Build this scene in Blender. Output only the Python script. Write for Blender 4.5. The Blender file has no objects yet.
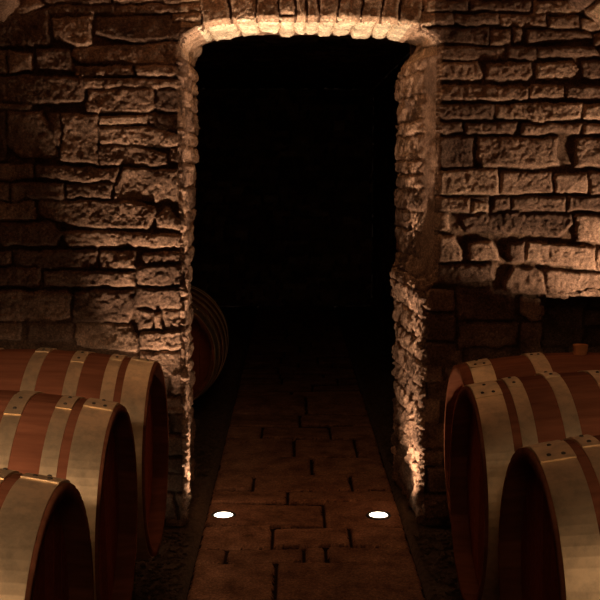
import bpy, bmesh, math, random
import numpy as np
from mathutils import Vector, Matrix
PI = math.pi
random.seed(7)
S = bpy.context.scene
COL = S.collection

# ------------------------------------------------------------------ camera
CAMH, FPX, PITCH, YAW = 1.35, 1050.0, math.radians(7.0), math.radians(0.4366)
WALL_Y = 3.88                                   # front face of the doorway wall
cam = bpy.data.cameras.new('camera')
cam.sensor_width = 36.0
cam.lens = 36.0*FPX/600.0
cam.clip_start = 0.02
camo = bpy.data.objects.new('camera', cam)
COL.objects.link(camo)
camo.location = (0, 0, CAMH)
camo.rotation_euler = (PI/2-PITCH, 0, -YAW)
S.camera = camo

def ray(u, v):
    d = np.array([(u-300)/FPX, 1.0, (300-v)/FPX])
    c, s = math.cos(PITCH), math.sin(PITCH)
    d = np.array([d[0], d[1]*c+d[2]*s, -d[1]*s+d[2]*c])
    c, s = math.cos(-YAW), math.sin(-YAW)
    return np.array([d[0]*c-d[1]*s, d[0]*s+d[1]*c, d[2]])
def on_wall(u, v):
    d = ray(u, v); t = WALL_Y/d[1]
    return (d[0]*t, CAMH+d[2]*t)
def on_floor(u, v):
    d = ray(u, v); t = -CAMH/d[2]
    return (d[0]*t, d[1]*t)

# ------------------------------------------------------------------ noise
_rs = np.random.RandomState(11)
_perm = _rs.permutation(4096)
_val = _rs.rand(4096)
def vnoise(p):
    i = np.floor(p).astype(np.int64); f = p-i
    f = f*f*f*(f*(f*6-15)+10)
    def h(dx, dy, dz):
        a = _perm[(i[:, 0]+dx) & 4095]
        a = _perm[(a+i[:, 1]+dy) & 4095]
        return _val[_perm[(a+i[:, 2]+dz) & 4095]]
    x, y, z = f[:, 0], f[:, 1], f[:, 2]
    a = h(0,0,0)*(1-x)+h(1,0,0)*x; b = h(0,1,0)*(1-x)+h(1,1,0)*x
    c = h(0,0,1)*(1-x)+h(1,0,1)*x; d = h(0,1,1)*(1-x)+h(1,1,1)*x
    return ((a*(1-y)+b*y)*(1-z)+(c*(1-y)+d*y)*z)*2-1
def fbm(p, f, oct=4, gain=0.5):
    r = np.zeros(len(p)); a = 1.0
    for k in range(oct):
        r += a*vnoise(p*f+17.3*k); f *= 2.03; a *= gain
    return r
def ridged(p, f, oct=3):
    r = np.zeros(len(p)); a = 1.0
    for k in range(oct):
        r += a*(1-2*np.abs(vnoise(p*f+5.7*k))); f *= 2.1; a *= .5
    return r

# ------------------------------------------------------------------ stone layouts
def poly_sd(P, poly):
    """signed distance (positive inside) of points P to a polygon"""
    v = np.array(poly, float); n = len(v)
    d = np.full(len(P), 1e9); ins = np.zeros(len(P), bool)
    for i in range(n):
        a, b = v[i], v[(i+1) % n]
        e = b-a; w = P-a
        t = np.clip((w@e)/max(e@e, 1e-12), 0, 1)
        q = w-t[:, None]*e
        d = np.minimum(d, (q*q).sum(1))
        c1 = (a[1] <= P[:, 1]) & (b[1] > P[:, 1]) | (b[1] <= P[:, 1]) & (a[1] > P[:, 1])
        cr = e[0]*w[:, 1]-e[1]*w[:, 0]
        ins ^= c1 & (np.where(b[1] > a[1], cr > 0, cr < 0))
    d = np.sqrt(d)
    return np.where(ins, d, -d)

def stones(P, P3, polys, warp=.006, edge=.016, joint=.026, rough=.006, seed=0, prot=.010, grow=.0055, tk=1.0):
    """height over the joint bed and a tone per point for the stone polygons"""
    q = P.copy()
    q[:, 0] += warp*fbm(P3+3.1, 15, 4, .6)
    q[:, 1] += warp*fbm(P3+9.7, 15, 4, .6)
    best = np.full(len(P), -1e9); idx = np.full(len(P), -1)
    for k, po in enumerate(polys):
        a = np.array(po)
        lo = a.min(0)-.03; hi = a.max(0)+.03
        m = np.where((q[:, 0] > lo[0]) & (q[:, 0] < hi[0]) & (q[:, 1] > lo[1]) & (q[:, 1] < hi[1]))[0]
        if not len(m): continue
        sd = poly_sd(q[m], a)
        up = sd > best[m]
        best[m[up]] = sd[up]; idx[m[up]] = k
    rs = np.random.RandomState(seed)
    n = len(polys)+1
    pr = rs.rand(n)*prot; tn = rs.rand(n); tx = rs.uniform(-1, 1, n); ty = rs.uniform(-1, 1, n)
    cx = np.array([np.mean(np.array(p), 0) for p in polys]+[[0, 0]])
    ins = idx >= 0
    k = np.where(ins, idx, n-1)
    b = np.clip((best+grow)/edge, 0, 1); b = np.where(ins, b, 0)
    b = 1-(1-b)**2.2
    tilt = tk*((q[:, 0]-cx[k, 0])*tx[k]*.04+(q[:, 1]-cx[k, 1])*ty[k]*.09)
    off = rs.rand(n, 3)*7
    pk = P3+off[k]
    fc = fbm(pk, 8, 2)
    face = rough*(.75*fc-.35*np.maximum(ridged(pk, 9, 2)-.9, 0)+.36*fbm(pk, 48, 4, .8))
    h = b*(joint+pr[k]+tilt+face)+(1-b)*.004*fbm(P3, 40, 3)
    tone = np.where(b > .3, tn[k], -1.0)
    return h, tone, b

def courses(x0, x1, z0, z1, hs=(.05, .11), ws=(.09, .30), gap=.008, seed=1):
    r = random.Random(seed); out = []; z = z0
    while z < z1:
        h = r.uniform(*hs); x = x0-r.uniform(0, .15)
        while x < x1:
            w = r.uniform(*ws)
            j = lambda: r.uniform(-.006, .006)
            out.append([(x+gap+j(), z+gap/2+j()), (x+w-gap+j(), z+gap/2+j()), (x+w-gap+j(), z+h-gap/2+j()), (x+gap+j(), z+h-gap/2+j())])
            x += w
        z += h
    return out

# ------------------------------------------------------------------ mesh helpers
def link_mesh(name, me, mat, parent=None, kind=None, smooth=True):
    o = bpy.data.objects.new(name, me); COL.objects.link(o)
    if mat: me.materials.append(mat)
    if smooth:
        me.polygons.foreach_set('use_smooth', [True]*len(me.polygons))
    if parent: o.parent = parent
    if kind: o['kind'] = kind
    return o
def grid_mesh(name, V, nu, nv, mat, keep=None, tone=None, kind='structure', flip=False, parent=None):
    """V is (nu*nv,3) laid out [iu*nv+iv]"""
    iu, iv = np.meshgrid(np.arange(nu-1), np.arange(nv-1), indexing='ij')
    a = (iu*nv+iv).ravel(); b = ((iu+1)*nv+iv).ravel()
    c = b+1; d = a+1
    F = np.stack([a, b, c, d] if not flip else [a, d, c, b], 1)
    if keep is not None:
        F = F[keep[F].all(1)]
    used = np.unique(F); mp = np.full(len(V), -1); mp[used] = np.arange(len(used))
    V2 = V[used]; F = mp[F]
    me = bpy.data.meshes.new(name)
    me.vertices.add(len(V2)); me.vertices.foreach_set('co', V2.astype(np.float32).ravel())
    me.loops.add(F.size); me.loops.foreach_set('vertex_index', F.astype(np.int32).ravel())
    me.polygons.add(len(F)); me.polygons.foreach_set('loop_start', np.arange(0, F.size, 4, dtype=np.int32))
    me.polygons.foreach_set('loop_total', np.full(len(F), 4, dtype=np.int32))
    me.update(calc_edges=True); me.validate()
    if tone is not None:
        at = me.attributes.new('tone', 'FLOAT', 'POINT')
        at.data.foreach_set('value', tone[used].astype(np.float32))
    return link_mesh(name, me, mat, parent, kind)
def bm_obj(name, bm, mat, parent=None, kind=None, smooth=False):
    bmesh.ops.recalc_face_normals(bm, faces=bm.faces)
    me = bpy.data.meshes.new(name); bm.to_mesh(me); bm.free()
    return link_mesh(name, me, mat, parent, kind, smooth)
def add_box(bm, c, s, bev=0.0, rot=None):
    m = Matrix.Translation(c)
    if rot: m = m @ rot
    m = m @ Matrix.Diagonal((s[0], s[1], s[2], 1))
    r = bmesh.ops.create_cube(bm, size=1, matrix=m)
    if bev:
        es = list({e for v in r['verts'] for e in v.link_edges})
        bmesh.ops.bevel(bm, geom=es, offset=bev, segments=2, affect='EDGES')
def lathe_x(bm, prof, n=72, a0=0, a1=2*PI, closed=True):
    """revolve (x, r) profile about the x axis"""
    full = abs(a1-a0-2*PI) < 1e-6
    m = n if full else n+1
    rings = []
    for i in range(m):
        a = a0+(a1-a0)*i/n
        rings.append([bm.verts.new((x, r*math.sin(a), r*math.cos(a))) for x, r in prof])
    k = len(prof)
    for i in range(n):
        A, B = rings[i], rings[(i+1) % m]
        for j in range(k if closed else k-1):
            bm.faces.new((A[j], A[(j+1) % k], B[(j+1) % k], B[j]))
    if not full and closed:
        bm.faces.new(rings[0]); bm.faces.new(list(reversed(rings[-1])))

# ------------------------------------------------------------------ materials
def new_mat(name):
    m = bpy.data.materials.new(name); m.use_nodes = True
    nt = m.node_tree; b = nt.nodes['Principled BSDF']
    return m, nt, b
def N(nt, t, **kw):
    n = nt.nodes.new(t)
    for k, v in kw.items():
        if k.startswith('_'): n.inputs[k[1:]].default_value = v
        else: setattr(n, k, v)
    return n
def ramp(nt, stops):
    n = nt.nodes.new('ShaderNodeValToRGB'); cr = n.color_ramp
    while len(cr.elements) < len(stops): cr.elements.new(.5)
    for e, (p, c) in zip(cr.elements, stops): e.position = p; e.color = (*c, 1)
    return n
def stone_mat(name, gain=1.0, tint=(1, 1, 1), mortar=(.16, .10, .065), top=(.45, .31, .21)):
    m, nt, b = new_mat(name); L = nt.links.new
    tc = N(nt, 'ShaderNodeTexCoord')
    at = N(nt, 'ShaderNodeAttribute', attribute_name='tone')
    n1 = N(nt, 'ShaderNodeTexNoise', _Scale=9.0, _Detail=8.0, _Roughness=.65)
    n2 = N(nt, 'ShaderNodeTexNoise', _Scale=120.0, _Detail=8.0, _Roughness=.8)
    L(tc.outputs['Object'], n1.inputs['Vector']); L(tc.outputs['Object'], n2.inputs['Vector'])
    g = gain
    rt = ramp(nt, [(0, (.17*g, .108*g, .078*g)), (.35, (.28*g, .182*g, .130*g)), (.8, (.42*g, .280*g, .200*g)), (1, tuple(min(.9, c*g) for c in top))])
    L(at.outputs['Fac'], rt.inputs['Fac'])
    r1 = ramp(nt, [(.28, (.38, .34, .30)), (.5, (.95, .9, .85)), (.72, (1.5, 1.5, 1.45))])
    L(n1.outputs['Fac'], r1.inputs['Fac'])
    r2 = ramp(nt, [(.32, (.22, .20, .18)), (.5, (.92, .92, .92)), (.68, (2.1, 2.1, 2.0))])
    L(n2.outputs['Fac'], r2.inputs['Fac'])
    # joints: tone = -1
    cmp_ = N(nt, 'ShaderNodeMath', operation='LESS_THAN'); cmp_.inputs[1].default_value = -.5
    L(at.outputs['Fac'], cmp_.inputs[0])
    mj = N(nt, 'ShaderNodeMix', data_type='RGBA'); mj.inputs['B'].default_value = (mortar[0], mortar[1], mortar[2], 1)
    L(cmp_.outputs[0], mj.inputs['Factor']); L(rt.outputs['Color'], mj.inputs['A'])
    m1 = N(nt, 'ShaderNodeMix', data_type='RGBA', blend_type='MULTIPLY', _Factor=1.0)
    L(mj.outputs['Result'], m1.inputs['A']); L(r1.outputs['Color'], m1.inputs['B'])
    m2 = N(nt, 'ShaderNodeMix', data_type='RGBA', blend_type='MULTIPLY', _Factor=.85)
    L(m1.outputs['Result'], m2.inputs['A']); L(r2.outputs['Color'], m2.inputs['B'])
    m3 = N(nt, 'ShaderNodeMix', data_type='RGBA', blend_type='MULTIPLY', _Factor=1.0); m3.inputs['B'].default_value = (*tint, 1)
    L(m2.outputs['Result'], m3.inputs['A']); L(m3.outputs['Result'], b.inputs['Base Color'])
    b.inputs['Roughness'].default_value = .92; b.inputs['Specular IOR Level'].default_value = .15
    n3 = N(nt, 'ShaderNodeTexNoise', _Scale=110.0, _Detail=8.0, _Roughness=.8)
    L(tc.outputs['Object'], n3.inputs['Vector'])
    bp = N(nt, 'ShaderNodeBump', _Strength=1.0, _Distance=.012)
    L(n3.outputs['Fac'], bp.inputs['Height']); L(bp.outputs['Normal'], b.inputs['Normal'])
    return m
M_STONE = stone_mat('rubble_stone', top=(.66, .48, .34))  # palest stop carries the light painted on the voussoir faces
M_JAMB = stone_mat('jamb_stone', 1.15, mortar=(.24, .15, .095), top=(.85, .72, .56))  # palest stop paints the lamplight on the arch underside
M_VAULT = stone_mat('vault_stone', 1.3)
M_PAVE = stone_mat('paving_stone', .95, (1, .80, .70), mortar=(.03, .016, .011), top=(.42, .25, .17))

def wood_mat(name, c0, c1, staves=True, rough=.62):
    m, nt, b = new_mat(name); L = nt.links.new
    tc = N(nt, 'ShaderNodeTexCoord')
    mp = N(nt, 'ShaderNodeMapping'); mp.inputs['Scale'].default_value = (2.2, 26, 26)
    L(tc.outputs['Object'], mp.inputs['Vector'])
    n = N(nt, 'ShaderNodeTexNoise', _Scale=2.2, _Detail=7.0, _Roughness=.6)
    L(mp.outputs['Vector'], n.inputs['Vector'])
    r = ramp(nt, [(.3, c0), (.7, c1)]); L(n.outputs['Fac'], r.inputs['Fac'])
    at = N(nt, 'ShaderNodeAttribute', attribute_name='tone')
    r2 = ramp(nt, [(0, (.72, .70, .68)), (1, (1.12, 1.12, 1.12))]); L(at.outputs['Fac'], r2.inputs['Fac'])
    mm = N(nt, 'ShaderNodeMix', data_type='RGBA', blend_type='MULTIPLY', _Factor=1.0 if staves else 0.0)
    L(r.outputs['Color'], mm.inputs['A']); L(r2.outputs['Color'], mm.inputs['B'])
    L(mm.outputs['Result'], b.inputs['Base Color'])
    b.inputs['Roughness'].default_value = rough; b.inputs['Specular IOR Level'].default_value = 0.0
    bp = N(nt, 'ShaderNodeBump', _Strength=.25, _Distance=.002)
    L(n.outputs['Fac'], bp.inputs['Height']); L(bp.outputs['Normal'], b.inputs['Normal'])
    return m
M_STAVE = wood_mat('stained_oak', (.19, .070, .038), (.29, .112, .060))
M_HEAD = wood_mat('oak_head', (.26, .068, .030), (.38, .11, .05))
M_BUNG = wood_mat('bung_wood', (.42, .17, .07), (.55, .24, .1), False)
M_RAIL = wood_mat('rail_wood', (.06, .035, .02), (.12, .07, .04), False, .8)
def metal_mat(name, c, rough, metallic=.75):
    m, nt, b = new_mat(name); L = nt.links.new
    tc = N(nt, 'ShaderNodeTexCoord')
    n = N(nt, 'ShaderNodeTexNoise', _Scale=22.0, _Detail=7.0, _Roughness=.7)
    L(tc.outputs['Object'], n.inputs['Vector'])
    r = ramp(nt, [(.25, tuple(x*.6 for x in c)), (.55, c), (.8, tuple(min(1, x*1.15) for x in c))])
    L(n.outputs['Fac'], r.inputs['Fac']); L(r.outputs['Color'], b.inputs['Base Color'])
    b.inputs['Metallic'].default_value = metallic; b.inputs['Roughness'].default_value = rough
    return m
M_HOOP = metal_mat('galvanised_hoop', (.80, .63, .41), .5, .8)
M_RIVET = metal_mat('dark_rivet', (.10, .08, .06), .6, .6)
M_BEZEL = metal_mat('steel_bezel', (.12, .11, .10), .4, .9)
def soil_mat():
    m, nt, b = new_mat('gravel_earth'); L = nt.links.new
    tc = N(nt, 'ShaderNodeTexCoord')
    n = N(nt, 'ShaderNodeTexNoise', _Scale=60.0, _Detail=8.0, _Roughness=.75); L(tc.outputs['Object'], n.inputs['Vector'])
    r = ramp(nt, [(.3, (.035, .022, .014)), (.7, (.17, .11, .07))]); L(n.outputs['Fac'], r.inputs['Fac'])
    L(r.outputs['Color'], b.inputs['Base Color']); b.inputs['Roughness'].default_value = .95
    bp = N(nt, 'ShaderNodeBump', _Strength=1.0, _Distance=.01)
    L(n.outputs['Fac'], bp.inputs['Height']); L(bp.outputs['Normal'], b.inputs['Normal'])
    return m
M_SOIL = soil_mat()
def emit_mat(name, c, s):
    m, nt, b = new_mat(name)
    b.inputs['Base Color'].default_value = (.8, .8, .8, 1)
    b.inputs['Emission Color'].default_value = (*c, 1); b.inputs['Emission Strength'].default_value = s
    return m
M_LENS = emit_mat('lit_lens', (1.0, .84, .62), 9.0)

# ------------------------------------------------------------------ doorway outline
VC = (0.02, .70); VR = 1.60                      # vault circle (x, z), radius
XL, XR0, XR1 = -.402, .487, .532
Z_SP, Z_TOP = 1.785, 1.888
def xr_at(z):
    t = np.clip((np.asarray(z, float)-.86)/.14, 0, 1)
    return XR0+(XR1-XR0)*t*t*(3-2*t)
def outline():
    pts = []
    for z in np.arange(0, Z_SP, .004): pts.append((XL, z))
    cx = (XL+XR1)/2; a = (XR1-XL)/2; b = Z_TOP-Z_SP
    K = 900
    for i in range(K+1):
        t = PI-PI*i/K
        c, s = math.cos(t), math.sin(t)
        x = math.copysign(abs(c)**.55, c)*a+cx; z = Z_SP+b*abs(s)**.85
        pts.append((x, z))
    for z in np.arange(Z_SP, -.001, -.004): pts.append((float(xr_at(z)), z))
    pts = np.array(pts)
    d = np.r_[0, np.cumsum(np.hypot(*np.diff(pts, axis=0).T))]
    T = np.linspace(0, d[-1], int(d[-1]/.0042))
    return np.c_[np.interp(T, d, pts[:, 0]), np.interp(T, d, pts[:, 1])], T
OUT, OT = outline()
def arch_z(x):
    m = OUT[:, 1] > Z_SP
    o = OUT[m]; k = np.argsort(o[:, 0])
    return np.interp(x, o[k, 0], o[k, 1], left=-1, right=-1)

# ------------------------------------------------------------------ wall face stones (traced on the wall plane)
def PX(o, s, flat):
    return [on_wall(o[0]+flat[i]/s, o[1]+flat[i+1]/s) for i in range(0, len(flat), 2)]
LA = [
 [60,-60,330,-60,330,8,150,10],[335,-60,600,-60,600,5,340,8],[340,-150,600,-150,600,-66,340,-66],[-40,-60,50,-60,130,10,80,40,-40,40],
 [145,18,340,12,340,40,150,42],[345,15,600,8,600,32,520,35,345,40],[-60,50,140,25,145,135,-60,140],
 [155,55,270,45,275,130,235,138,160,110],[285,55,505,42,512,64,600,64,600,118,400,125,290,100],[515,38,600,36,600,60,515,62],
 [220,140,600,124,600,188,520,195,240,185,210,165],[20,150,90,160,90,215,25,215],[-60,150,14,150,14,215,-60,215],
 [105,145,205,150,215,215,110,210],[220,200,395,195,400,225,225,230],[405,196,600,195,600,228,410,228],
 [250,235,308,235,308,262,252,262],[312,235,600,237,600,262,315,262],[-60,225,248,235,248,305,100,310,-60,305],
 [262,268,455,264,462,325,440,338,262,338],[466,265,600,268,600,336,470,330],[-60,312,90,315,80,330,-60,330],
 [20,335,120,335,160,400,170,470,60,472,20,430],[-60,335,14,335,14,480,-60,480],[140,340,176,340,175,440,150,400],
 [185,340,288,345,288,490,180,485],[295,350,440,345,438,370,300,375],[444,345,600,342,600,395,480,390,447,372],
 [295,382,440,378,525,402,600,404,600,436,480,440,300,428],[292,437,400,434,500,462,505,490,480,498,292,492],
 [510,445,600,445,600,500,512,480],[-60,490,90,495,95,535,-60,540],[100,500,350,502,345,545,250,545,100,530],
 [365,507,600,507,600,605,340,602,345,560],[30,548,185,550,185,600,30,600],[195,552,335,552,330,595,195,592],[-60,545,22,548,22,600,-60,600]]
LC = [
 [-60,70,98,66,103,110,100,118,-60,130],[112,60,400,65,460,80,462,110,440,148,300,145,180,130,110,105],
 [468,112,500,78,535,118,600,120,600,150,470,142],[-60,137,150,127,175,160,170,195,-60,200],
 [177,157,260,150,400,162,600,160,600,205,400,200,200,200],[-60,215,26,215,26,255,-60,258],[34,212,288,209,288,268,34,262],
 [296,212,400,217,400,265,296,268],[428,220,600,215,600,248,430,250],[-60,264,120,264,115,320,-60,322],
 [130,272,395,277,400,320,130,322],[408,257,600,258,600,318,408,318],[-60,332,195,337,208,350,205,415,150,428,-60,420],
 [215,337,395,332,400,400,380,425,217,430],[405,327,600,327,600,385,405,385],[405,395,455,395,455,450,415,450],
 [462,396,480,396,484,450,464,450],[487,391,600,391,600,453,492,455],[-60,430,58,432,53,482,-60,485],[78,432,213,434,216,485,78,488],
 [224,434,390,434,412,480,408,520,225,500],[417,460,600,460,600,500,520,514,420,512],[422,522,600,522,600,590,430,580]]
RE = [
 [72,0,205,0,205,28,74,35],[212,0,398,0,396,35,215,28],[405,0,520,0,560,35,405,38],[75,-60,250,-60,250,-6,73,-6],[256,-60,440,-60,440,-6,256,-6],
 [65,40,160,37,165,70,68,75],[168,40,298,40,298,70,200,72,167,57],[305,44,440,42,440,80,305,75],[450,47,540,44,540,85,452,82],
 [545,57,720,60,720,90,545,88],[45,85,268,80,268,130,50,125],[274,90,335,87,336,132,276,132],[343,84,366,82,362,125,346,128],
 [385,90,575,95,580,110,480,125,385,130],[588,98,720,98,720,132,590,132],[60,137,318,142,318,175,60,175],[325,140,410,140,410,172,325,178],
 [416,142,590,140,600,165,500,170,416,167],[602,140,720,140,720,172,604,172],[60,187,240,182,250,215,245,235,60,238],[267,192,393,182,398,215,380,238,264,235],
 [414,187,520,184,543,205,520,235,412,232],[552,182,720,182,720,240,552,235],[60,252,388,257,388,295,240,300,60,300],
 [396,252,493,257,493,295,396,292],[500,260,720,257,720,300,500,298],[60,314,286,312,282,355,60,355],[293,314,548,310,543,355,430,365,293,352],
 [554,312,720,312,720,355,554,355],[60,370,190,367,190,398,60,402],[200,374,358,367,340,400,200,402],[367,370,550,374,540,400,367,402],
 [555,370,720,367,720,397,556,400],[237,412,478,414,478,495,420,502,252,500,232,470],[530,417,720,414,720,500,527,500],
 [60,412,226,412,222,500,60,500],[60,512,293,508,296,585,60,585],[304,517,458,517,463,580,304,585],[470,522,568,520,568,582,472,580],[574,517,720,517,720,585,574,585]]
RF = [
 [50,55,210,55,210,95,50,95],[216,68,264,68,264,98,216,98],[216,52,264,52,264,64,216,64],[280,55,330,55,328,86,280,92],[338,54,498,52,498,92,338,88],[505,52,720,52,720,98,505,92],
 [180,112,340,100,518,102,523,135,480,168,350,160,200,152],[532,107,720,112,720,200,532,182],[50,100,148,105,148,150,50,160],
 [50,170,160,170,190,215,190,245,50,245],[210,192,280,182,300,240,215,240],[330,192,373,187,373,245,330,245],
 [380,187,480,192,588,207,588,270,480,258,380,245],[594,210,720,210,720,278,594,272],[50,262,275,252,280,300,50,318],
 [315,310,345,262,430,272,440,345,315,345],[434,272,720,287,720,347,445,345],
 [50,330,160,330,165,390,50,390],[170,325,340,330,345,420,175,420],[50,400,165,400,165,480,50,480],[180,430,355,430,350,500,180,500],
 [365,357,428,360,428,420,400,425,365,400],[365,432,430,430,430,520,365,520],[50,490,170,490,170,560,50,560]]
polys = [PX((0, 0), 3., f) for f in LA]+[PX((0, 180), 3., f) for f in LC]+[PX((400, 0), 3., f) for f in RE]+[PX((400, 180), 3., f) for f in RF]
brick_index = len(LA)+len(LC)+len(RE)+1
# voussoirs of the door arch
jb = [205, 235, 257, 279, 295, 306, 321, 337.5, 358, 380, 396.5, 419]
jt = [200, 229, 255, 279, 296, 306, 318, 339, 364, 383, 401, 424]
VOUS_X = []
vouss = []
for a in range(len(jb)-1):
    x0, _ = on_wall(jb[a], 24); x1, _ = on_wall(jb[a+1], 24)
    t0, _ = on_wall(jt[a], 0); t1, _ = on_wall(jt[a+1], 0)
    zt = 1.96; ex = 1.0
    VOUS_X.append((x0, x1))
    t0 += (t0-x0)*.9; t1 += (t1-x1)*.9
    g = .006
    if a == 3:
        vouss.append([(x0+g, 1.8), (x1-g, 1.8), (x1-g, 1.905), (x0+g, 1.905)])
        vouss.append([(x0+g, 1.915), (x1-g, 1.915), (t1-g, 2.10), (t0+g, 2.10)])
    else:
        vouss.append([(x0+g, 1.8), (x1-g, 1.8), (t1-g, 2.06+.05*((a*37) % 5)/5), (t0+g, 2.06+.05*((a*53) % 5)/5)])
zl = on_wall(0, 372)[1]; zr = on_wall(500, 345)[1]
low = [p for p in courses(-1.9, XL+.1, -.05, zl-.01, (.06, .11), (.1, .3), seed=3)]
low += [p for p in courses(XR0-.05, .93, -.05, zr-.03, (.06, .11), (.1, .26), seed=4)]
far = []
for p in courses(-1.9, 2.0, -.05, 2.4, (.05, .10), (.12, .3), seed=5):
    cx = sum(q[0] for q in p)/4; cz = sum(q[1] for q in p)/4
    if (cx < -1.22 or cx > 1.28 or cz > 2.13) and not (cx > .8 and cz < .95): far.append(p)
allp = polys+vouss+low+far

# ------------------------------------------------------------------ wall face mesh
NX0, NZ0 = on_wall(545, 297)                       # niche corner (x, lintel height)
st = .0040
xs = np.arange(-1.66, 1.70, st); zs = np.arange(0, 2.34, st)
X, Z = np.meshgrid(xs, zs, indexing='ij'); X = X.ravel(); Z = Z.ravel()
P2 = np.c_[X, Z]; P3 = np.c_[X, Z, np.zeros_like(X)]
H, T, B = stones(P2, P3, allp, seed=21, rough=.0075, prot=.011, joint=.017, warp=.0060, edge=.015)
# hand-set stone protrusion near the ragged gap on the right
T = np.where((T >= 0) & (T > -.5), T, T)
kb = poly_sd(P2, np.array(polys[brick_index])) > 0
az = arch_z(X)
xr = xr_at(Z)
inside = (X > XL) & (X < xr) & (Z < np.maximum(az, 0))
# distance to opening outline (coarse)
dop = np.full(len(X), 1.0)
near = np.where((X > XL-.09) & (X < XR1+.09) & (Z < Z_TOP+.09))[0]
oc = OUT[::4]
for c in range(0, len(near), 20000):
    m = near[c:c+20000]
    dd = ((P2[m][:, None, :]-oc[None, :, :])**2).sum(2)
    dop[m] = np.sqrt(dd.min(1))
sgn = np.where(inside, -1, 1)*dop                    # >0 on the masonry
dip = np.clip(1-sgn/.020, 0, 1.1)**1.6*.050
# niche
insn = (X > NX0) & (Z < NZ0)
dn = np.where(insn, -np.minimum(X-NX0, NZ0-Z), np.hypot(np.maximum(NX0-X, 0), np.maximum(Z-NZ0, 0)))
wob = .010*fbm(P3, 14, 3)
dipn = np.clip(1-(dn+wob*.4)/.012, 0, 3)**2*.012
Y = WALL_Y+.030-H+dip+dipn+.010*fbm(P3, 3, 2)
T = np.where(T >= 0, T*.85, T)
T = np.where((T >= 0) & (Z > Z_TOP-.02) & (Z < 2.1) & (X > -.40) & (X < .52), .93+.07*T, T)  # voussoir faces made paler: light painted into their tone
keep = (sgn > -.0035) & (dn > -.012) & (np.hypot(X-VC[0], Z-VC[1]) < VR+.05) | ((Z < VC[1]) & (sgn > -.0035) & (dn > -.012))
V = np.c_[X, Y, Z]
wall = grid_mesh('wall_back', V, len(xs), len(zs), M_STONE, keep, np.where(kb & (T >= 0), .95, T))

# ------------------------------------------------------------------ door reveal: jambs and underside of the arch
THK = .60
ws = np.arange(-.030, THK, .005)
n_t, n_w = len(OUT), len(ws)
tang = np.gradient(OUT, axis=0); tang /= np.linalg.norm(tang, axis=1)[:, None]
k = np.ones(9)/9
for j in range(2): tang[:, j] = np.convolve(np.pad(tang[:, j], 4, mode='edge'), k, 'valid')
tang /= np.linalg.norm(tang, axis=1)[:, None]
nin = np.c_[tang[:, 1], -tang[:, 0]]                  # towards the opening
TT, WW = np.meshgrid(OT, ws, indexing='ij')
ox = np.repeat(OUT[:, 0], n_w); oz = np.repeat(OUT[:, 1], n_w)
nx = np.repeat(nin[:, 0], n_w); nz = np.repeat(nin[:, 1], n_w)
t = TT.ravel(); w = WW.ravel()
R = .016                                             # rounded arris
ang = np.clip((w+.03)/(R*PI/2), 0, 1)*PI/2
depth = np.where(ang < PI/2, R*(1-np.cos(ang)), w+.03-R*PI/2+R)
outw = np.where(ang < PI/2, R*(1-np.sin(ang)), 0)     # how far outside the final reveal plane
ny_ = np.where(ang < PI/2, -np.cos(ang), 0); nr_ = np.where(ang < PI/2, np.sin(ang), 1)
onj = np.clip((ox-.3)/.1, 0, 1)*np.clip((1.84-oz)/.04, 0, 1)
taper = onj*(np.clip(depth/.16, 0, 1)*.040*np.clip((oz-.8)/.15, 0, 1)+np.clip((depth-.1)/.5, 0, 1)*.045)
splay = np.clip((-.3-ox)/.1, 0, 1)*np.clip((1.5-oz)/.6, 0, 1)*np.clip(depth/.4, 0, 1)*.034
bx = ox-nx*outw - taper - splay; bz = oz-nz*outw; by = WALL_Y+.012+depth
Q3 = np.c_[bx, by, bz]
# stone layout in (t, w)
tl = OT[np.argmax(OUT[:, 1] > Z_SP)]; tr = OT[len(OUT)-1-np.argmax(OUT[::-1, 1] > Z_SP)]
rp = []
rr = random.Random(9)
def jamb_courses(t0, t1, seed):
    r = random.Random(seed); a = t0
    while a < t1:
        h = r.uniform(.05, .10); ww_ = -.06
        while ww_ < THK:
            d = r.uniform(.12, .30)
            rp.append([(a+.005, ww_+.005), (a+h-.005, ww_+.005), (a+h-.005, ww_+d-.005), (a+.005, ww_+d-.005)])
            ww_ += d
        a += h
jamb_courses(0, tl, 31); jamb_courses(tr, OT[-1], 32)
am = (OT >= tl) & (OT <= tr)
for i, (x0, x1) in enumerate(VOUS_X+[(XL+.004, VOUS_X[0][0]), (VOUS_X[-1][1], XR1-.004)]):
    a0 = np.interp(x0, OUT[am, 0], OT[am]); a1 = np.interp(x1, OUT[am, 0], OT[am])
    e = .47+rr.uniform(-.015, .015)
    rp.append([(a0+.005, -.1), (a1-.005, -.1), (a1-.005, e*.55), (a0+.005, e*.55)] if i in (3, 7) else [(a0+.005, -.1), (a1-.005, -.1), (a1-.005, e), (a0+.005, e)])
    if i in (3, 7): rp.append([(a0+.005, e*.57), (a1-.005, e*.57), (a1-.005, e), (a0+.005, e)])
J3 = Q3*np.array([1, 1, 1])
HJ, TJ, BJ = stones(np.c_[t, w], J3, rp, seed=33, rough=.007, warp=.007, joint=.009, prot=.006, tk=.25)
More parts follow.
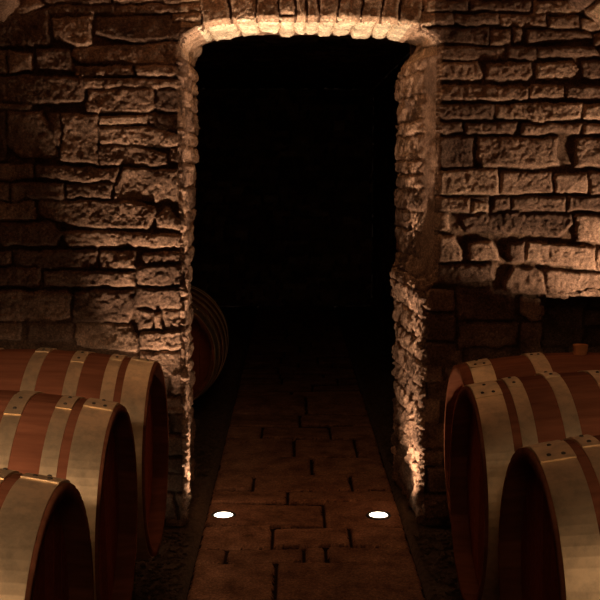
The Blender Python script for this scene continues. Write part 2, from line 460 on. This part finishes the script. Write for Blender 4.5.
# flaky, ragged relief on the jambs; smoother vault stones
sidej = np.clip((Z_SP+.02-oz)/.06, 0, 1)
sk = J3@np.array([[1, 0, 0], [0, 1, .5], [0, .45, .55]])
HJ = HJ+sidej*(.006*ridged(sk, 13, 4)+.008*ridged(sk, 36, 3)+.004*fbm(sk, 90, 2))
HJ = HJ-.021-(1-BJ)*.010*(1-sidej)
band = sidej*(ox > 0)*np.clip((.17-depth)/.03, 0, 1)*np.clip((oz-.95)/.1, 0, 1)   # rendered margin of the right jamb
HJ = HJ*(1-band)+band*(-.012+.004*fbm(J3, 14, 3))
TJ = np.where(sidej < .5, np.where(TJ >= 0, .93+.07*np.clip(TJ, 0, 1), .6), np.where(TJ >= 0, TJ*.8, TJ))  # arch underside paler, jambs duller: lamplight put into the stone tone
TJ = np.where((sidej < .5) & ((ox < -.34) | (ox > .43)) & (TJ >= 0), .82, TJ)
TJ = np.where((TJ < 0) & (band > .5), .3, np.where(band > .5, .3+.2*fbm(J3, 9, 2), TJ))
VJ = np.c_[bx+nx*nr_*HJ, by+ny_*HJ, bz+nz*nr_*HJ]
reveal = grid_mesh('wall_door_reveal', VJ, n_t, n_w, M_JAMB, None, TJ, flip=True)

# niche: sides, back and soffit
def quadgrid(name, org, du, dv, nu, nv, nrm, mat, seed, flip=False, amp=1.0, hs=(.05, .1), ws_=(.1, .28), st_=None):
    U, W = np.meshgrid(np.linspace(0, 1, nu), np.linspace(0, 1, nv), indexing='ij'); U = U.ravel(); W = W.ravel()
    org, du, dv, nrm = map(lambda a: np.array(a, float), (org, du, dv, nrm))
    lu, lv = np.linalg.norm(du), np.linalg.norm(dv)
    Pp = org+U[:, None]*du+W[:, None]*dv
    pol = courses(-.1, lu+.1, -.05, lv+.05, hs, ws_, seed=seed)
    h, tn, b = stones(np.c_[U*lu, W*lv], Pp, pol, seed=seed, rough=.007)
    return grid_mesh(name, Pp+nrm*(h*amp-.03)[:, None], nu, nv, mat, None, tn, flip=flip)
ND = .45
quadgrid('wall_niche_side', (NX0, WALL_Y+.01, 0), (0, ND, 0), (0, 0, NZ0+.02), 60, 130, (1, 0, 0), M_STONE, 41)
quadgrid('wall_niche_rear', (NX0-.02, WALL_Y+ND, 0), (1.68-NX0, 0, 0), (0, 0, NZ0+.03), 90, 110, (0, -1, 0), M_STONE, 42)
quadgrid('wall_niche_top', (NX0-.02, WALL_Y+.01, NZ0), (1.68-NX0, 0, 0), (0, ND, 0), 110, 70, (0, 0, -1), M_STONE, 43, flip=True)

# side walls, wall behind the camera
Y0 = -1.6
quadgrid('wall_left', (VC[0]-VR, Y0, 0), (0, WALL_Y+.04-Y0, 0), (0, 0, VC[1]), 260, 50, (1, 0, 0), M_STONE, 51)
quadgrid('wall_right', (VC[0]+VR, Y0, 0), (0, WALL_Y+.04-Y0, 0), (0, 0, VC[1]), 260, 50, (-1, 0, 0), M_STONE, 52, flip=True)
quadgrid('wall_front', (-1.7, Y0, 0), (3.4, 0, 0), (0, 0, 2.35), 170, 120, (0, 1, 0), M_STONE, 53)
# vault over the front cellar
ya = np.r_[np.arange(Y0, 2.9, .03), np.arange(2.9, WALL_Y+.06, .007)]
th = np.linspace(-PI/2, PI/2, 700)
A, YY = np.meshgrid(th, ya, indexing='ij'); A = A.ravel(); YY = YY.ravel()
Pv = np.c_[VC[0]+VR*np.sin(A), YY, VC[1]+VR*np.cos(A)]
pol = courses(Y0-.1, WALL_Y+.2, -PI/2*VR, PI/2*VR, (.07, .14), (.14, .36), seed=61)
h, tn, b = stones(np.c_[YY, A*VR], Pv, pol, seed=61, rough=.008)
nr = np.c_[-np.sin(A), np.zeros_like(A), -np.cos(A)]
grid_mesh('ceiling', Pv+nr*(h-.03)[:, None], len(th), len(ya), M_VAULT, None, tn, flip=True)

# back room behind the doorway
BY0, BY1 = WALL_Y+THK-.02, 10.5
BL, BR_, BH = -1.45, .80, 2.15
quadgrid('wall_back_room_left', (BL, BY0, 0), (0, BY1-BY0, 0), (0, 0, BH), 200, 110, (1, 0, 0), M_STONE, 71)
quadgrid('wall_back_room_right', (BR_, BY0, 0), (0, BY1-BY0, 0), (0, 0, BH), 200, 110, (-1, 0, 0), M_STONE, 72, flip=True)
quadgrid('wall_back_room_end', (BL, BY1, 0), (BR_-BL, 0, 0), (0, 0, BH), 120, 110, (0, -1, 0), M_STONE, 73)
quadgrid('ceiling_back_room', (BL, BY0, BH), (BR_-BL, 0, 0), (0, BY1-BY0, 0), 120, 200, (0, 0, -1), M_STONE, 74, flip=True)
# rear face of the doorway wall (blocks light between the rooms)
bm = bmesh.new()
yb = BY0+.03
def slab(x0, x1, z0, z1): add_box(bm, ((x0+x1)/2, yb, (z0+z1)/2), (x1-x0, .05, z1-z0))
slab(-1.75, XL-.05, 0, 2.4); slab(XR0+.01, 1.8, 0, 2.4); slab(XL-.05, XR0+.01, Z_TOP+.03, 2.4)
bm_obj('wall_back_rear', bm, M_STONE, kind='structure')

# ------------------------------------------------------------------ floor
def floor_grid(name, x0, x1, y0, y1, st_):
    xa = np.arange(x0, x1, st_); yb_ = np.arange(y0, y1, st_)
    X, Yg = np.meshgrid(xa, yb_, indexing='ij'); X = X.ravel(); Yg = Yg.ravel()
    P = np.c_[X, Yg, np.zeros_like(X)]
    z = -.012+.008*fbm(P, 12, 2)+.007*ridged(P, 38, 2)
    z = np.minimum(z, .004)
    on = (X > -.35) & (X < .44)
    z = np.where(on, -.03, z)
    return grid_mesh(name, np.c_[X, Yg, z], len(xa), len(yb_), M_SOIL)
floor_grid('floor', -1.75, 1.8, Y0-.05, BY1+.05, .012)
# paved path
rows_px = [(504, 528, [324]), (528, 549, [272.5, 350]), (549, 564.6, [226, 304, 327]), (564.6, 602, [275]),
           (491, 504, [288]), (477, 491, [253, 351]), (459, 477, [312]), (440, 459, [294, 356]), (427, 440, [262, 330]), (415, 427, [300])]
pp = []
PXL, PXR = -.342, .43
for y0, y1, js in rows_px:
    ym = (y0+y1)/2
    fy0 = on_floor(300, y0)[1]; fy1 = on_floor(300, y1)[1]
    e = [PXL]+[on_floor(j, ym)[0] for j in js]+[PXR]
    for a, b_ in zip(e[:-1], e[1:]):
        pp.append([(a+.004, fy1+.005), (b_-.004, fy1+.005), (b_-.004, fy0-.005), (a+.004, fy0-.005)])
rng = random.Random(5)
def more_rows(y, ye):
    while y < ye:
        d = rng.uniform(.14, .26); x = PXL
        while x < PXR-.02:
            w_ = min(rng.uniform(.2, .5), PXR-x)
            if PXR-x-w_ < .1: w_ = PXR-x
            pp.append([(x+.004, y+.005), (x+w_-.004, y+.005), (x+w_-.004, y+d-.005), (x+.004, y+d-.005)]); x += w_
        y += d
more_rows(on_floor(300, 415)[1], BY1)
more_rows(Y0, on_floor(300, 602)[1]-.15)
# fill the row just in front of the first traced one
yA = on_floor(300, 602)[1]
pp.append([(PXL+.004, yA-.2), (.1, yA-.2), (.1, yA-.006), (PXL+.004, yA-.006)]); pp.append([(.108, yA-.2), (PXR-.004, yA-.2), (PXR-.004, yA-.006), (.108, yA-.006)])
xa = np.arange(PXL-.01, PXR+.012, .006); yg = np.r_[np.arange(Y0, 2.9, .02), np.arange(2.9, 6.0, .006), np.arange(6.0, BY1, .02)]
X, Yg = np.meshgrid(xa, yg, indexing='ij'); X = X.ravel(); Yg = Yg.ravel()
P3p = np.c_[X, Yg, np.zeros_like(X)]
h, tn, b = stones(np.c_[X, Yg], P3p, pp, warp=.003, edge=.010, joint=.016, rough=.0018, prot=.003, seed=81, grow=-.0015)
tn = np.where(tn >= 0, .35+.35*tn, tn)
zt_ = h-.010
LIGHTS = [on_floor(223.5, 517), on_floor(378.5, 517)]
for lx, ly in LIGHTS:                                # bed the lamp bezels flat
    r_ = np.hypot(X-lx, Yg-ly)
    zt_ = np.where(r_ < .052, .0045, zt_)
edge_ = (X < PXL) | (X > PXR)
zt_ = np.where(edge_, -.035, zt_)
grid_mesh('floor_paved_path', np.c_[X, Yg, zt_], len(xa), len(yg), M_PAVE, None, tn)

# loose gravel beside the path
bm = bmesh.new(); r = random.Random(12)
for i in range(2600):
    side = r.random() < .5
    x = r.uniform(-.62, -.365) if side else r.uniform(.455, .72)
    y = r.uniform(2.9, 5.2)
    if WALL_Y-.06 < y < WALL_Y+THK+.08: continue
    s = r.uniform(.004, .011)
    m = Matrix.Translation((x, y, .002+s*.3)) @ Matrix.Rotation(r.uniform(0, 6), 4, 'Z') @ Matrix.Diagonal((s*r.uniform(.8, 1.5), s, s*.7, 1))
    rr_ = bmesh.ops.create_icosphere(bm, subdivisions=1, radius=1, matrix=m)
    for v in rr_['verts']:
        v.co += Vector((r.uniform(-1, 1), r.uniform(-1, 1), r.uniform(-1, 1)))*s*.18
g = bm_obj('gravel', bm, M_SOIL, kind='stuff')
g['label'] = 'dark loose gravel on the earth floor beside the paved path'; g['category'] = 'gravel'

# ------------------------------------------------------------------ barrels
HL = .43; RH, RB = .300, .343
def brad(s): return RB-(RB-RH)*(abs(s)/HL)**2
def thing(name, label, cat, loc, group=None):
    o = bpy.data.objects.new(name, None); COL.objects.link(o); o.location = loc
    o.empty_display_size = .1
    o['label'] = label; o['category'] = cat
    if group: o['group'] = group
    return o
def stave_mesh(parent):
    nst, sub = 30, 6
    xs_ = list(np.linspace(-HL, HL, 45))
    rs = random.Random(3); tones = [rs.random() for _ in range(nst)]
    bm = bmesh.new(); lay = bm.verts.layers.float.new('tone')
    rings = []
    n = nst*sub
    prof_in = [(HL, -.024), (HL-.055, -.026), (-HL+.055, -.026), (-HL, -.024)]
    for i in range(n):
        a = 2*PI*i/n; ring = []
        groove = .0022 if i % sub == 0 else 0
        for x in xs_:
            rr_ = brad(x)-groove
            v = bm.verts.new((x, rr_*math.sin(a), rr_*math.cos(a))); v[lay] = tones[i//sub] ; ring.append(v)
        for x, o in prof_in:
            rr_ = brad(x)+o
            v = bm.verts.new((x, rr_*math.sin(a), rr_*math.cos(a))); v[lay] = tones[i//sub]; ring.append(v)
        rings.append(ring)
    k_ = len(rings[0])
    for i in range(n):
        A_, B_ = rings[i], rings[(i+1) % n]
        for j in range(k_): bm.faces.new((A_[j], A_[(j+1) % k_], B_[(j+1) % k_], B_[j]))
    return bm_obj('staves', bm, M_STAVE, parent, smooth=True)
def head_mesh(parent, sgn_):
    bm = bmesh.new(); lay = bm.verts.layers.float.new('tone')
    R_ = brad(HL-.05)-.024; nb = 8; t_ = .018
    rs = random.Random(6)
    edges = [-R_+2*R_*i/nb for i in range(nb+1)]
    for i in range(nb):
        y0, y1 = edges[i]+.0008, edges[i+1]-.0008
        col = []
        for j in range(9):
            y = y0+(y1-y0)*j/8
            zz = math.sqrt(max(R_*R_-y*y, 1e-6)); col.append((y, zz))
        loop = col+[(y, -z) for y, z in reversed(col)]
        tv = rs.random()
        f0 = [bm.verts.new((sgn_*(HL-.050), y, z)) for y, z in loop]
        f1 = [bm.verts.new((sgn_*(HL-.050-t_), y, z)) for y, z in loop]
        for v in f0+f1: v[lay] = tv
        bm.faces.new(f0); bm.faces.new(f1)
        for j in range(len(loop)):
            bm.faces.new((f0[j], f0[(j+1) % len(loop)], f1[(j+1) % len(loop)], f1[j]))
    return bm_obj('barrel_head', bm, M_HEAD, parent)
def hoop(parent, s0, s1, turn):
    """band between s0 and s1 along the axis with a riveted overlap"""
    bm = bmesh.new(); t_ = .0024
    def prof(o):
        xs_ = np.linspace(s0, s1, 5)
        return [(x, brad(x)+.0004+o+t_) for x in xs_]+[(x, brad(x)+.0004+o-.001) for x in reversed(xs_)]
    lathe_x(bm, prof(0), 96)
    lathe_x(bm, prof(t_), 14, turn-.17, turn+.15)
    # tapering tongue of the overlap
    hp = bm_obj('hoop', bm, M_HOOP, parent, smooth=False)
    mm = (s0+s1)/2; w_ = abs(s1-s0)
    for da, ds in ((-.10, .0), (.07, .0)) if w_ < .05 else ((-.11, .2), (-.10, -.2), (.08, .0)):
        bm = bmesh.new()
        x = mm+ds*w_; R_ = brad(x)+t_*2
        a = turn+da
        mt = Matrix.Rotation(-a, 4, 'X') @ Matrix.Translation((x, 0, R_+.001))
        bmesh.ops.create_uvsphere(bm, u_segments=10, v_segments=6, radius=.005, matrix=mt @ Matrix.Diagonal((1, 1, .6, 1)))
        bm_obj('rivet', bm, M_RIVET, hp, smooth=True)
    return hp
HOOPS = [(0.006, .076), (.098, .136), (.205, .245), (.325, .367)]
def make_barrel(label, loc, turns, hoops=HOOPS, bung=False, group='oak barrels', rotz=0.0, roll=0.0):
    t_ = thing('wine_barrel', label, 'barrel', loc, group)
    stave_mesh(t_); head_mesh(t_, 1); head_mesh(t_, -1)
    i = 0
    for s in (1, -1):
        for a_, b_ in hoops:
            hoop(t_, s*(HL-a_), s*(HL-b_), turns[i % len(turns)]); i += 1
    t_.rotation_euler = (roll, 0, rotz)
    if bung: make_bung(t_)
    return t_
def make_bung(t_):
    bm = bmesh.new()
    lathe = [(0, .0), (.021, .0), (.026, .034), (.022, .036), (0, .036)]
    n = 28; rings = []
    for i in range(n):
        a = 2*PI*i/n
        rings.append([bm.verts.new((r_*math.cos(a)-.02, r_*math.sin(a), RB-.004+z)) for r_, z in lathe[1:4]])
    for i in range(n):
        A_, B_ = rings[i], rings[(i+1) % n]
        for j in range(2): bm.faces.new((A_[j], A_[j+1], B_[j+1], B_[j]))
    bm.faces.new([q[2] for q in rings]); bm.faces.new([q[0] for q in reversed(rings)])
    return bm_obj('bung', bm, M_BUNG, t_)
def copy_tree(o, parent=None):
    c = o.copy(); COL.objects.link(c)
    if parent: c.parent = parent
    for ch in [x for x in bpy.data.objects if x.parent == o]: copy_tree(ch, c)
    return c
GRP_L, GRP_R = 'oak barrels in the row left of the path', 'oak barrels in the row right of the path'
LX = -.424-HL
LB = [(LX, 3.22, CAMH-.596-RH), (LX-.005, 2.53, CAMH-.578-RH), (LX+.003, 1.84, CAMH-.571-RH)]
RBP = [(.560+HL, 3.48, CAMH-.654-RH), (.475+HL, 2.784, CAMH-.584-RH), (.486+HL, 2.085, CAMH-.571-RH)]
LLAB = ['red-brown oak barrel farthest back in the left row, by the stone wall',
        'red-brown oak barrel in the middle of the left row, between two others',
        'nearest oak barrel of the left row, cut off at the bottom left corner']
RLAB = ['oak barrel with a wooden bung on top, farthest back in the right row',
        'oak barrel in the middle of the right row, in front of the bunged one',
        'nearest oak barrel of the right row, at the bottom right corner']
b0 = make_barrel(LLAB[0], LB[0], [.15, .05, -.1, .1], group=GRP_L)
for p, l, ro in zip(LB[1:], LLAB[1:], (.10, -.12)):
    c = copy_tree(b0); c.location = p; c['label'] = l; c.rotation_euler = (ro, 0, 0)
m0 = make_barrel(RLAB[1], RBP[1], [-.12, .0, .12, -.1], group=GRP_R)
m1 = copy_tree(m0); m1.location = RBP[2]; m1['label'] = RLAB[2]; m1.rotation_euler = (-.08, 0, 0)
make_barrel(RLAB[0], RBP[0], [.1, .05, .0], [(.030, .102), (.230, .284)], True, GRP_R)
# barrel behind the doorway, axis along the room
bb = copy_tree(b0)
bb['label'] = 'dim barrel in the dark back room, half hidden behind the left door jamb'; bb['group'] = 'barrels in the back room'
bb.location = (-.72, 6.05, RB+.012); bb.rotation_euler = (0, 0, -PI/2)

# supporting rails
def rail(x, ya_, za, yb_, zb, label, drop):
    """sloping wooden beam; top follows the underside of the barrels"""
    bm = bmesh.new()
    w_ = .07
    for z0 in (0,):
        vs = []
        for (y, z) in ((ya_, za), (yb_, zb)):
            for dx in (-w_/2, w_/2):
                vs.append(bm.verts.new((x+dx, y, z))); vs.append(bm.verts.new((x+dx, y, .004)))
        a, b_, c, d, e, f, g_, h_ = vs
        for q in ((a, c, g_, e), (b_, f, h_, d), (a, b_, d, c), (e, g_, h_, f), (a, e, f, b_), (c, d, h_, g_)): bm.faces.new(q)
    bmesh.ops.bevel(bm, geom=list(bm.edges), offset=.004, segments=1, affect='EDGES')
    o = bm_obj('support_rail', bm, M_RAIL)
    o['label'] = label; o['category'] = 'beam'
def under(p, dx): return p[2]-brad(dx)-.001
for dx, nm in ((.17, 'inner dark wooden rail lying under the left barrel row beside the path'), (-.17, 'outer dark wooden rail lying under the left barrel row by the side wall')):
    sl = (under(LB[0], dx)-under(LB[2], dx))/(LB[0][1]-LB[2][1])
    za = under(LB[2], dx)-sl*.33; zb = under(LB[0], dx)+sl*.33
    rail(LX+dx, LB[2][1]-.33, za-.004, LB[0][1]+.33, zb-.004, nm, 0)
for dx, nm in ((-.17, 'inner dark wooden rail lying under the right barrel row beside the path'), (.17, 'outer dark wooden rail lying under the right barrel row by the side wall')):
    xr_ = .48+HL+dx
    sl = (under(RBP[1], dx)-under(RBP[2], dx))/(RBP[1][1]-RBP[2][1])
    rail(xr_, RBP[2][1]-.33, under(RBP[2], dx)-sl*.33-.004, RBP[1][1]+.30, under(RBP[1], dx)+sl*.30-.004, nm, 0)
    rail(.560+HL+dx, RBP[0][1]-.28, under(RBP[0], dx)-.006, RBP[0][1]+.28, under(RBP[0], dx)-.006, nm.replace('right barrel row', 'bunged barrel').replace('rail', 'block'), 0)

# ------------------------------------------------------------------ floor lights
def spot(name, loc, target, energy, size_deg, blend, color, rad=.02, parent=None):
    l = bpy.data.lights.new(name, 'SPOT'); l.energy = energy; l.color = color
    l.spot_size = math.radians(size_deg); l.spot_blend = blend; l.shadow_soft_size = rad
    o = bpy.data.objects.new(name, l); COL.objects.link(o); o.location = loc
    d = Vector(target)-Vector(loc); o.rotation_euler = d.to_track_quat('-Z', 'Y').to_euler()
    return o
def fixture(loc, label, group=None):
    t_ = thing('recessed_floor_light', label, 'floor light', loc, group)
    bm = bmesh.new(); n = 40
    def zl(prof):
        rings = []
        for i in range(n):
            a = 2*PI*i/n
            rings.append([bm.verts.new((r_*math.cos(a), r_*math.sin(a), z)) for r_, z in prof])
        for i in range(n):
            A_, B_ = rings[i], rings[(i+1) % n]
            for j in range(len(prof)): bm.faces.new((A_[j], A_[(j+1) % len(prof)], B_[(j+1) % len(prof)], B_[j]))
    zl([(.036, -.002), (.050, -.002), (.050, .003), (.047, .006), (.038, .006), (.036, .003)])
    bm_obj('bezel', bm, M_BEZEL, t_, smooth=False)
    bm = bmesh.new()
    bmesh.ops.create_uvsphere(bm, u_segments=32, v_segments=12, radius=1, matrix=Matrix.Translation((0, 0, .003)) @ Matrix.Diagonal((.0365, .0365, .0035, 1)))
    bm_obj('lens', bm, M_LENS, t_, smooth=True)
    return t_
WARM = (1.0, .68, .455)
ZF = .0045
GF = 'round recessed floor lights in the doorway'
for (lx, ly), lab, sx in zip(LIGHTS, ('lit round floor light in the paving beside the left door jamb', 'lit round floor light in the paving beside the right door jamb'), (-1, 1)):
    fixture((lx, ly, ZF), lab, GF)
    spot('doorway_beam', (lx, ly, ZF+.02), (lx*.36+.02, ly+.0, 2), 150, 42, .8, WARM, .012)
    spot('doorway_spill', (lx, ly, ZF+.018), (lx+sx*.10, ly+.02, .5), 22.0, 108, 1, WARM, .012)
fixture((-.54, 3.665, ZF), 'recessed floor light hidden behind the left barrel row, washing the wall')
spot('wall_wash_left', (-.54, 3.66, .03), (-.42, 3.84, 1.9), 135, 42, 1, WARM, .02)
spot('wall_spill_left', (-.54, 3.66, .03), (-.95, 3.84, 1.5), 3.2, 80, 1, WARM, .02)
# added uplight, out of view on the right side wall, brightens the masonry
UL = (1.50, 3.58, .70)
t_ = thing('added_uplight', 'small dark uplight, added and unseen, on the right side wall beyond the barrels', 'added light', (1.60, 3.58, .65))
bm = bmesh.new(); bmesh.ops.create_cone(bm, cap_ends=True, segments=28, radius1=.038, radius2=.045, depth=.09, matrix=Matrix.Translation((-.10, 0, 0)))
bm_obj('added_lamp_body', bm, M_BEZEL, t_)
bm = bmesh.new(); add_box(bm, (-.035, 0, 0), (.07, .03, .03), .003); bm_obj('added_lamp_bracket', bm, M_BEZEL, t_)
bm = bmesh.new(); bmesh.ops.create_cone(bm, cap_ends=True, segments=28, radius1=.036, radius2=.036, depth=.004, matrix=Matrix.Translation((-.10, 0, .046)))
bm_obj('lens', bm, M_LENS, t_)
spot('wall_wash_right', UL, (.74, 3.92, 1.55), 88, 66, .4, WARM, .02)
# unseen spots on the barrel rows and path, then an added fill
ROWC = (1.0, .64, .38)
spot('row_light_left', (-.70, -.6, 1.9), (-.88, 3.0, .33), 330, 18.5, .5, ROWC, .28)
spot('row_light_right', (.78, -.6, 1.9), (1.08, 3.0, .30), 125, 18.5, .5, ROWC, .25)
spot('path_light', (.02, -.2, 2.0), (.05, 3.15, 0), 30, 15, 1, ROWC, .10)
l = bpy.data.lights.new('fill_light', 'AREA'); l.energy = 1.8; l.size = .5; l.color = (1.0, .60, .32)  # added dim fill for the cellar, no real lamp here
o = bpy.data.objects.new('fill_light', l); COL.objects.link(o); o.location = (.1, .2, 1.75)
o.rotation_euler = (Vector((.03, 3.0, .1))-o.location).to_track_quat('-Z', 'Y').to_euler()

w = bpy.data.worlds.new('world'); S.world = w; w.use_nodes = True
w.node_tree.nodes['Background'].inputs[0].default_value = (.02, .012, .008, 1); w.node_tree.nodes['Background'].inputs[1].default_value = .2
S.view_settings.view_transform = 'Standard'; S.view_settings.look = 'None'
S.view_settings.exposure = 0.0; S.view_settings.gamma = 1.0; S.view_settings.use_curve_mapping = False
